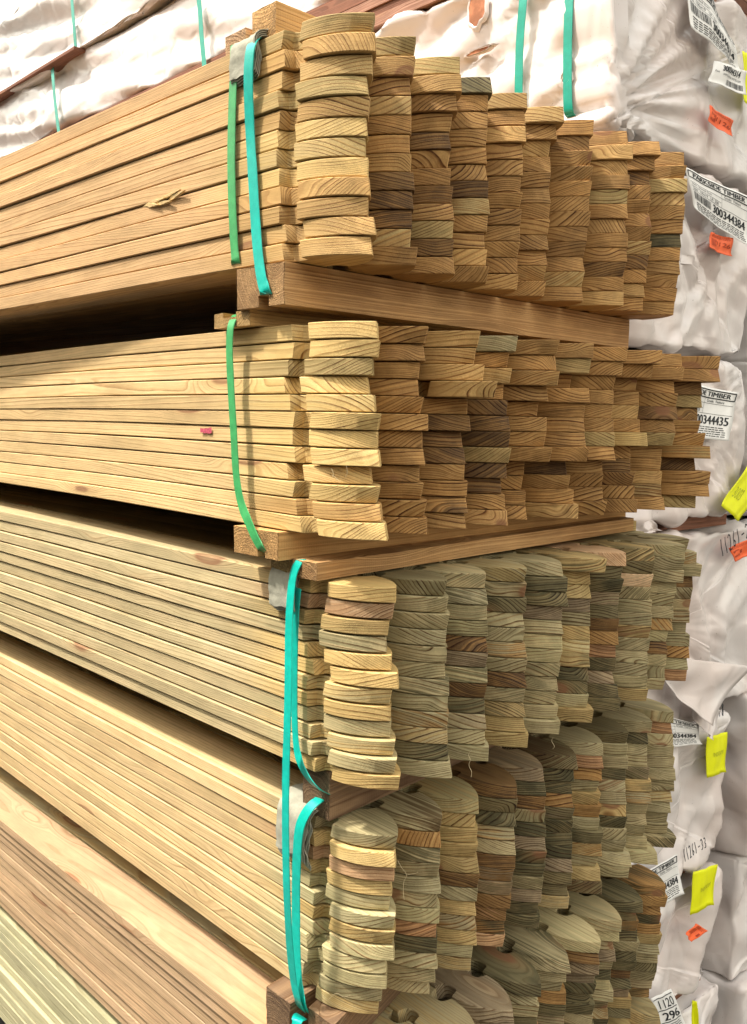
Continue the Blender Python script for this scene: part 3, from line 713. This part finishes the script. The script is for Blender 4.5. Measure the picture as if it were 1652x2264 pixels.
P_B5 = pack('wrapped pack with tall yellow tag behind the fourth bundle', YW0, YW1-.03, -1.050, -.712, 73, step=.012)
P_B6 = pack('wrapped pack marked in black pen with a slanting yellow tag', YW0, YW1-.035, -1.360, -1.080, 85, step=.012)
P_B7 = pack('lowest wrapped pack with a small label at bottom right', YW0, YW1+.02, -1.735, -1.385, 97, step=.014)
G2 = 'wrapped packs of the farther pile'
for i, (a, b_, nm, dx) in enumerate([(.52, .92, 'highest pack of the farther pile, at the top right corner', .03), (.10, .50, 'farther pack right of the skewed barcode label', -.02), (-.27, .08, 'farther pack behind the yellow corner tag', .01),
                          (-.68, -.30, 'farther pack beside the torn flap', -.03), (-1.08, -.70, 'farther pack right of the tall yellow tag', .02), (-1.40, -1.10, 'farther pack right of the pen marked wrap', -.02), (-1.74, -1.42, 'lowest farther pack in the bottom right corner', .01)]):
    pack(nm+', plain white film', 1.485, 2.2, a-.012, b_+.012, 110+i*7, xe=-.20+dx, xb=-3.0, step=.02, group=G2)
# red brown timber layer under pack A2 and dunnage between the packs
def plank(label, x0, x1, y0, y1, z0, z1, tone, group, name='timber_plank', axis='x'):
    V, F, WC = [], [], []
    rs = R.uniform(-9, 9); oy, oz = R.uniform(-.05, .05), R.uniform(.02, .06)
    n = 14
    for i in range(n+1):
        if axis == 'x':
            x = lerp(x0, x1, i/n); ww = noise.noise(Vector((x*2, rs, 0)))*.003
            for (y, z) in ((y0, z0), (y1, z0), (y1, z1), (y0, z1)): V.append((x, y+ww, z)); WC.append((x+rs, y-y0+oy, z-z0+oz))
        else:
            y = lerp(y0, y1, i/n)
            for (x, z) in ((x1, z0), (x0, z0), (x0, z1), (x1, z1)): V.append((x, y, z)); WC.append((y+rs, x-x0+oy, z-z0+oz))
    for i in range(n):
        for k in range(4): F.append((i*4+k, i*4+(k+1) % 4, (i+1)*4+(k+1) % 4, (i+1)*4+k)[::(1 if axis == 'x' else 1)])
    F.append((3, 2, 1, 0)); F.append(tuple(n*4+k for k in range(4)))
    base = Vector(((x0+x1)/2, (y0+y1)/2, z0)); t = TONES2.get(tone) or TONES[tone]
    o = link(name, [Vector(v)-base for v in V], F, WOOD if axis == 'x' else ROUGHY, wc=WC, tints=t[0], tints2=t[1]); o.location = base
    return tag(o, label, 'plank', group)
TONES2 = {'red hardwood': ((.24, .105, .062), (.17, .075, .045)), 'pink hardwood': ((.40, .22, .15), (.28, .14, .09))}
pl = [('lower', .790, .812), ('second', .814, .836), ('third', .838, .858), ('upper', .860, .880)]
for nm, a, b_ in pl:
    plank('%s red hardwood board of the bare layer above the pleated pack' % nm, -4.5, -.26, YW0-.012+R.uniform(-.008, .012), YW1-.05, a, b_, R.choice(['red hardwood', 'pink hardwood']), 'bare boards between the wrapped packs')
plank('red brown batten along the gap between the two upper left packs', -6.0, -2.25, YW0-.026, YW0+.06, 1.116, 1.125, 'red hardwood', None)
plank('thin red batten directly under the upper left pack', -6.0, -.30, YW0+.0, YW0+.09, .882, .899, 'red hardwood', None)
for (za, zb, lb) in ((-.283, -.257, 'red brown batten under the pack with the yellow corner tag'), (.073, .085, 'dark batten under the pack with the skewed label'), (-.710, -.692, 'batten under the pack with the torn flap'),
                     (-1.078, -1.052, 'red batten under the pack with the tall yellow tag'), (.447, .453, 'batten under the pleated pack'), (-1.384, -1.362, 'batten under the pen marked pack')):
    plank(lb, -.40, -.262 if za < 0 else -.34, YW0-.0, YW1-.02, za, zb, 'red hardwood', 'battens between the wrapped packs', axis='y')
    for xx in (-1.6, -3.2):
        plank(('middle' if xx > -2 else 'rear')+' batten deeper in the pile under '+lb.split('under ')[1], xx-.08, xx, YW0+.02, YW1-.03, za, zb, 'red hardwood', 'battens between the wrapped packs', axis='y')
for (za, zb, k_) in ((.50, .52, 0), (.08, .10, 1), (-.30, -.27, 2), (-.70, -.68, 3), (-1.10, -1.08, 4), (-1.42, -1.40, 5)):
    for xx in (-.5,):
        plank('%s batten down in the farther pile' % ORD[k_], xx-.09, xx, 1.58, 2.2, za, zb, 'red hardwood', 'battens of the farther pile', axis='y')

# straps over the packs
YS = YW0-.016
G3 = 'straps around the wrapped packs'
strap('dark green strap on the highest upper left pack', [sp_(158, -20, YS), sp_(160, 10, YS), sp_(164, 60, YS), sp_(168, 108, YS+.006)], .020, TEALD, G3)
strap('dark green strap low on the left pack above the topmost bundle', [sp_(116, 152, YS+.008), sp_(118, 180, YS), sp_(122, 225, YS), sp_(130, 290, YS), sp_(136, 330, YS)], .020, TEALD, G3)
strap('dark green strap on the left pack nearest the orange block', [sp_(437, -20, YS), sp_(442, 20, YS), sp_(446, 80, YS), sp_(452, 145, YS), sp_(456, 190, YS)], .020, TEALD, G3)
strap('green strap left of two on the holed wrap above the pickets', [sp_(1158, -30, YS-.01), sp_(1156, 10, YS-.014), sp_(1151, 70, YS-.014), sp_(1148, 130, YS-.014), sp_(1147, 200, YS-.014), sp_(1147, 260, YS-.01)], .019, TEALD, G3)
strap('green strap right of two on the holed wrap, nearer the pleats', [sp_(1259, -30, YS-.01), sp_(1257, 30, YS-.014), sp_(1255, 110, YS-.014), sp_(1255, 200, YS-.014), sp_(1257, 245, YS-.012), sp_(1264, 258, YS)], .019, TEALD, G3)

# ------------------------------------------------------------------ labels, tags and writing on the packs
BF = bpy.data.fonts.load('<builtin>') if False else None
class Patch:
    """sheet given by four corners (tl, tr, br, bl) in the plane x = const, with gentle curling"""
    def __init__(s, c, x, seed, amp=.003, curl=0):
        s.c = [at(px, py, 0, x) for px, py in c]; s.seed = seed; s.amp = amp; s.curl = curl
    def at(s, u, v, off=0):
        tl, tr, br, bl = s.c
        p = (tl*(1-u)+tr*u)*(1-v)+(bl*(1-u)+br*u)*v
        d = s.amp*(math.sin(u*7+s.seed)+.7*math.sin(v*6+u*4+s.seed*2)+.4*math.sin(u*17+v*3))
        d += s.curl*(max(0, u-.75)*4)**2+s.curl*(max(0, v-.8)*5)**2*.7
        d -= s.curl*.4*(max(0, .2-u)*5)**2
        return p+Vector((d+off, 0, 0))
def sheet(p, mat, parent, name, n=18, outline=None, label=None):
    V, F = [], []
    for side in (0, 1):
        for j in range(n+1):
            for i in range(n+1):
                u, v = i/n, j/n
                V.append(p.at(u, v, -.0004*side))
    a = n+1; h = a*a
    for j in range(n):
        for i in range(n):
            F.append((j*a+i, (j+1)*a+i, (j+1)*a+i+1, j*a+i+1)); F.append((h+j*a+i, h+j*a+i+1, h+(j+1)*a+i+1, h+(j+1)*a+i))
    for i in range(n):
        F.append((i, i+1, h+i+1, h+i)); F.append((n*a+i, h+n*a+i, h+n*a+i+1, n*a+i+1)); F.append((i*a, h+i*a, h+(i+1)*a, (i+1)*a)); F.append((i*a+n, (i+1)*a+n, h+(i+1)*a+n, h+i*a+n))
    o = link(name, V, F, mat, sm=3.2)
    if label: o['label'] = label
    return child(parent, o)
def collect(): return dict(V=[], F=[])
def bar(acc, p, u0, v0, u1, v1, th, off=.0007):      # stroke between two uv points, th in v units
    n = max(2, int(max(abs(u1-u0), abs(v1-v0))*16))
    tl, tr, br, bl = p.c; wl = ((tr-tl).length+(br-bl).length)/2; hl = ((bl-tl).length+(br-tr).length)/2
    du, dv = (u1-u0)*wl, (v1-v0)*hl; L = math.hypot(du, dv) or 1e-6
    nu, nv = -dv/L*th*hl/wl/2, du/L*th/2
    k = len(acc['V'])
    for i in range(n+1):
        t = i/n; u, v = lerp(u0, u1, t), lerp(v0, v1, t)
        acc['V'] += [p.at(u+nu, v+nv, off), p.at(u-nu, v-nv, off)]
    for i in range(n): acc['F'].append((k+2*i, k+2*i+2, k+2*i+3, k+2*i+1))
_tc = {}
def text_mesh(s):
    if s in _tc: return _tc[s]
    cu = bpy.data.curves.new('lettering_src', 'FONT'); cu.body = s; cu.resolution_u = 3
    o = bpy.data.objects.new('lettering_src', cu); COL.objects.link(o)
    dg = bpy.context.evaluated_depsgraph_get(); dg.update()
    me = bpy.data.meshes.new_from_object(o.evaluated_get(dg))
    V = [tuple(v.co) for v in me.vertices]; F = [tuple(f.vertices) for f in me.polygons]
    bpy.data.objects.remove(o); bpy.data.curves.remove(cu); bpy.data.meshes.remove(me)
    x0 = min(v[0] for v in V); x1 = max(v[0] for v in V); y0 = min(v[1] for v in V); y1 = max(v[1] for v in V)
    V = [((v[0]-x0)/(x1-x0), (v[1]-y0)/(y1-y0)) for v in V]
    _tc[s] = (V, F); return _tc[s]
def write(acc, p, s, u0, v0, u1, v1, off=.0008, bold=0):   # text filling the uv box (v0 top, v1 bottom)
    V, F = text_mesh(s)
    for db in ([0] if not bold else [-bold, 0, bold]):
        k = len(acc['V'])
        for (a, b_) in V: acc['V'].append(p.at(lerp(u0, u1, a)+db, lerp(v1, v0, b_), off+abs(db)*.01))
        acc['F'] += [tuple(q+k for q in f) for f in F]
def barcode(acc, p, u0, v0, u1, v1, n=26, seed=1):
    rr = random.Random(seed); u = u0
    while u < u1:
        wdt = rr.choice((.006, .006, .012)); mid = u+wdt/2
        k = len(acc['V'])
        acc['V'] += [p.at(u, v0, .0007), p.at(u+wdt, v0, .0007), p.at(u+wdt, v1, .0007), p.at(u, v1, .0007)]
        acc['F'].append((k, k+1, k+2, k+3)); u += wdt+rr.choice((.006, .009, .012))
def fine(acc, p, u0, u1, v0, v1, n, seed=3):
    rr = random.Random(seed)
    for i in range(n):
        v = lerp(v0, v1, (i+.5)/n); u = u0
        while u < u1-.03:
            l = rr.uniform(.03, .09); bar(acc, p, u, v, min(u1, u+l), v, (v1-v0)/n*.38); u += l+.014
def done(acc, mat, parent, name, label=None):
    if not acc['V']: return
    o = link(name, acc['V'], acc['F'], mat)
    if label: o['label'] = label
    child(parent, o)
def big_label(corners, x, seed, num, pk_, lb, head='PARKSIDE TIMBER', amp=.003, curl=.006):
    p = Patch(corners, x, seed, amp, curl)
    s = sheet(p, PAPER, pk_, 'shipping_label', label=lb)
    A = collect()
    for (a, b_, c_, d_) in ((.03, .045, .985, .045), (.03, .195, .985, .195), (.03, .045, .03, .195), (.985, .045, .985, .195)): bar(A, p, a, b_, c_, d_, .022)
    write(A, p, head, .10, .075, .93, .165, bold=.003)
    for v in (.30, .40, .50): bar(A, p, .03, v, .98 if v != .40 else .55, v, .007)
    bar(A, p, .56, .20, .56, .50, .007)
    write(A, p, 'Spec:  Spotted Gum', .05, .32, .38, .375); write(A, p, 'Size:  130x19   LR  328', .05, .42, .50, .475)
    write(A, p, 'Grade:  Feature', .60, .22, .86, .275)
    barcode(A, p, .05, .53, .36, .70, seed=seed)
    write(A, p, num, .40, .535, .95, .705, bold=.004)
    fine(A, p, .08, .94, .74, .95, 5, seed)
    done(A, INK, pk_, 'label_print')
    return p
def tag_sheet(corners, x, seed, mat, pk_, name, lb, text=None, ink=None, bars=False, amp=.002, curl=.004, tb=(.35, .40, .95, .62)):
    p = Patch(corners, x, seed, amp, curl); sheet(p, mat, pk_, name, 12, label=lb)
    A = collect()
    if text: write(A, p, text, *tb)
    if bars: barcode(A, p, .08, .32, .34, .75, seed=int(seed*10)); fine(A, p, .08, .9, .06, .24, 3, int(seed))
    done(A, ink or INK, pk_, 'tag_print'); return p
XF = XE+.020
big_label([(1516, 368), (1650, 436), (1647, 548), (1534, 462)], XF, 2.0, '300344384', P_B2, 'white barcode label reading 300344384', amp=.0022)
tag_sheet([(1571, 513), (1616, 527), (1610, 568), (1566, 548)], XF-.003, 1.3, ORANGE, P_B2, 'orange_tag', 'small orange barcode tag below the label', '1126', RINK, True)
big_label([(1528, -92), (1619, 88), (1636, 160), (1527, 60)], XF, 4.2, '300344314', P_B1, 'long curled barcode label reading 300344314', amp=.004)
p = Patch([(1584, 133), (1648, 158), (1642, 212), (1568, 180)], XF+.004, 5.5, .002, .004); sheet(p, PAPER, P_B1, 'shipping_label', 12, label='small barcode label reading 300344314')
A = collect(); write(A, p, '300344314', .25, .10, .85, .35, bold=.005); write(A, p, 'OVER FLOORING SPOTTED GUM', .28, .44, .9, .52); write(A, p, 'Pack', .06, .40, .18, .48); barcode(A, p, .45, .62, .95, .86, seed=9); done(A, INK, P_B1, 'label_print')
tag_sheet([(1571, 231), (1617, 268), (1611, 304), (1565, 268)], XF, 2.2, ORANGE, P_B1, 'orange_tag', 'orange barcode tag on the pleated wrap', '1126', RINK, True)
tag_sheet([(1643, 112), (1672, 126), (1676, 245), (1646, 226)], XF+.004, 2.9, YELLOW, P_B1, 'yellow_tag', 'yellow tag cut by the right edge')
big_label([(1478, 838), (1628, 868), (1600, 975), (1478, 962)], XF-.002, 6.1, '300344435', P_B3, 'barcode label half hidden by the pickets', amp=.003)
tag_sheet([(1654, 1030), (1700, 1060), (1628, 1152), (1594, 1118)], XF+.004, 3.3, YELLOW, P_B3, 'yellow_tag', 'yellow tag at the corner of the wrap', '3003', YINK, False, tb=(.2, .45, .5, .7))
tag_sheet([(1612, 1212), (1668, 1186), (1668, 1222), (1624, 1242)], XF, 1.9, ORANGE, P_B4, 'orange_tag', 'rounded orange tag under the pen writing', '11', RINK, True)
big_label([(1425, 1570), (1537, 1600), (1541, 1642), (1440, 1662)], XF-.002, 7.7, '300344384', P_B5, 'barcode label mostly covered by the torn flap', amp=.002)
tag_sheet([(1566, 1630), (1607, 1618), (1601, 1706), (1563, 1720)], XF+.002, 4.4, YELLOW, P_B5, 'yellow_tag', 'tall yellow tag', 'INDICATOR', YINK, tb=(.30, .42, .88, .52))
tag_sheet([(1537, 1929), (1584, 1910), (1572, 1998), (1527, 2024)], XF, 5.0, YELLOW, P_B6, 'yellow_tag', 'slanting yellow tag', 'INDICATOR', YINK, tb=(.30, .42, .88, .52))
big_label([(1395, 1950), (1492, 1886), (1503, 1972), (1410, 2030)], XF-.002, 8.8, '300344384', P_B6, 'barcode label partly behind the pickets', amp=.002)
tag_sheet([(1540, 2042), (1563, 2057), (1522, 2079), (1516, 2066)], XF, 6.3, ORANGE, P_B7, 'orange_tag', 'orange red tag tucked under the pack above', '11', RINK, True)
p = Patch([(1440, 2208), (1484, 2186), (1516, 2268), (1470, 2292)], XF-.002, 3.9, .0015, .003); sheet(p, PAPER, P_B7, 'shipping_label', 12, label='small label reading 1120 and 296')
A = collect()
for v in (.08, .40, .70): bar(A, p, .05, v, .95, v, .02)
write(A, p, '1120', .25, .14, .9, .36); write(A, p, '296', .25, .46, .95, .66, bold=.01); fine(A, p, .1, .9, .74, .95, 4); done(A, INK, P_B7, 'label_print')
tag_sheet([(1529, 2216), (1537, 2212), (1541, 2290), (1531, 2290)], XF, 7.1, YELLOW, P_B7, 'yellow_tag', 'narrow yellow tag by the small label')
# pen writing: open strokes per character in a unit box, y down
STR = {'1': [[(.5, 0), (.42, 1)]], '2': [[(.1, .2), (.4, 0), (.75, .15), (.65, .45), (.1, 1), (.85, .95)]], '6': [[(.7, 0), (.25, .45), (.15, .85), (.5, 1), (.75, .75), (.45, .55), (.2, .75)]],
       '-': [[(.1, .55), (.8, .5)]], '9': [[(.75, .2), (.4, .02), (.2, .3), (.45, .5), (.75, .25), (.7, 1)]], '3': [[(.15, .1), (.6, 0), (.7, .25), (.35, .45), (.75, .65), (.6, .95), (.1, .95)]],
       '4': [[(.3, 0), (.15, .55), (.8, .5)], [(.65, .1), (.6, 1)]], '8': [[(.7, .15), (.35, .05), (.3, .35), (.7, .65), (.5, 1), (.2, .8), (.65, .3), (.7, .15)]], '/': [[(.6, 0), (.3, 1)]], '0': [[(.5, 0), (.15, .5), (.5, 1), (.85, .5), (.5, 0)]]}
def handwrite(s, corners, x, pk_, lb, th=.10):
    p = Patch(corners, x, 1.0, .0008, 0); A = collect(); n = len(s)
    for i, ch in enumerate(s):
        for st in STR[ch]:
            for a, b_ in zip(st, st[1:]):
                bar(A, p, (i+a[0]*.85)/n, a[1], (i+b_[0]*.85)/n, b_[1], th, off=0)
    done(A, INK, pk_, 'pen_writing', lb)
handwrite('11261-29', [(1588, 1195), (1664, 1150), (1668, 1178), (1594, 1232)], XF+.002, P_B4, 'handwritten number 11261-29')
handwrite('11241-18', [(1546, 1560), (1600, 1552), (1602, 1582), (1552, 1594)], XF+.003, P_B5, 'handwritten number 11241-18')
handwrite('11261-33', [(1508, 1878), (1560, 1850), (1564, 1872), (1512, 1906)], XF+.001, P_B6, 'handwritten number 11261-33')
p_ = at(1293, 20, 1, YS-.006)
A = collect()
pw = Patch([(0, 0), (1, 0), (1, 1), (0, 1)], XE, 0, 0, 0); pw.c = [at(1283, -6, 1, YS-.008), at(1300, -10, 1, YS-.008), at(1305, 34, 1, YS-.008), at(1288, 36, 1, YS-.008)]
for s_ in ([(.1, .2), (.8, .1), (.3, .5)], [(.1, .62), (.9, .5)], [(.2, .8), (.9, .95)]):
    for a, b_ in zip(s_, s_[1:]): bar(A, pw, a[0], a[1], b_[0], b_[1], .06, 0)
done(A, INK, P_B1, 'pen_writing')
# torn film flap hanging over the fourth pack back, and its curled corner
def flap(corners, x, seed, lb, pk_, curl=.02, amp=.008):
    p = Patch(corners, x, seed, amp, curl); return sheet(p, WRAP, pk_, 'film_flap', 22, label=lb)
flap([(1436, 1450), (1650, 1470), (1548, 1598), (1462, 1500)], XE+.035, 2.0, 'large torn flap of white film hanging down', P_B4, .012, .006)
flap([(1520, 1540), (1590, 1570), (1560, 1632), (1542, 1600)], XE+.030, 3.0, 'small curled scrap of film', P_B4, .012, .005)
flap([(1400, 1168), (1440, 1150), (1452, 1172), (1420, 1180)], XE+.030, 4.0, 'folded film corner sticking out', P_B3, .010, .004)
# torn holes in the wrap of the pleated pack, red timber showing through
def hole(px, py, w_, h_, seed, y):
    V, F = [], []; n = 18; c = at(px, py, 1, y)
    for k in range(n):
        a = k/n*2*math.pi; r_ = 1+.35*noise.noise(Vector((math.cos(a)*1.5+seed, math.sin(a)*1.5, 0)))
        V.append(Vector((c.x+math.cos(a)*w_*r_, y, c.z+math.sin(a)*h_*r_)))
    F.append(tuple(range(n)))
    k0 = len(V)
    o = link('torn_hole', V, [tuple(range(n))[::-1]], HOLEM); child(P_B1, o)
    # lifted film rim
    V2, F2 = [], []
    for k in range(n):
        v = V[k]; d = (v-c); V2 += [c+d*.98+Vector((0, -.0005, 0)), c+d*1.12+Vector((0, -.007*abs(noise.noise(v*30))-.002, 0)), c+d*1.32+Vector((0, .004, 0))]
    for k in range(n):
        k2 = (k+1) % n
        F2 += [(k*3, k2*3, k2*3+1, k*3+1), (k*3+1, k2*3+1, k2*3+2, k*3+2)]
    child(P_B1, link('torn_rim', V2, F2, WRAP, sm=3.2))
HOLEM = plain('exposed_red_timber', (.42, .17, .085), .7, .2, .4, 60, .35, 30)
hole(1053, 22, .022, .028, 1, YS-.010); hole(1062, 112, .030, .0045, 5, YS-.009); hole(1253, 172, .010, .010, 9, YS-.010); hole(1522-270, 178, .006, .006, 2, YS-.011)
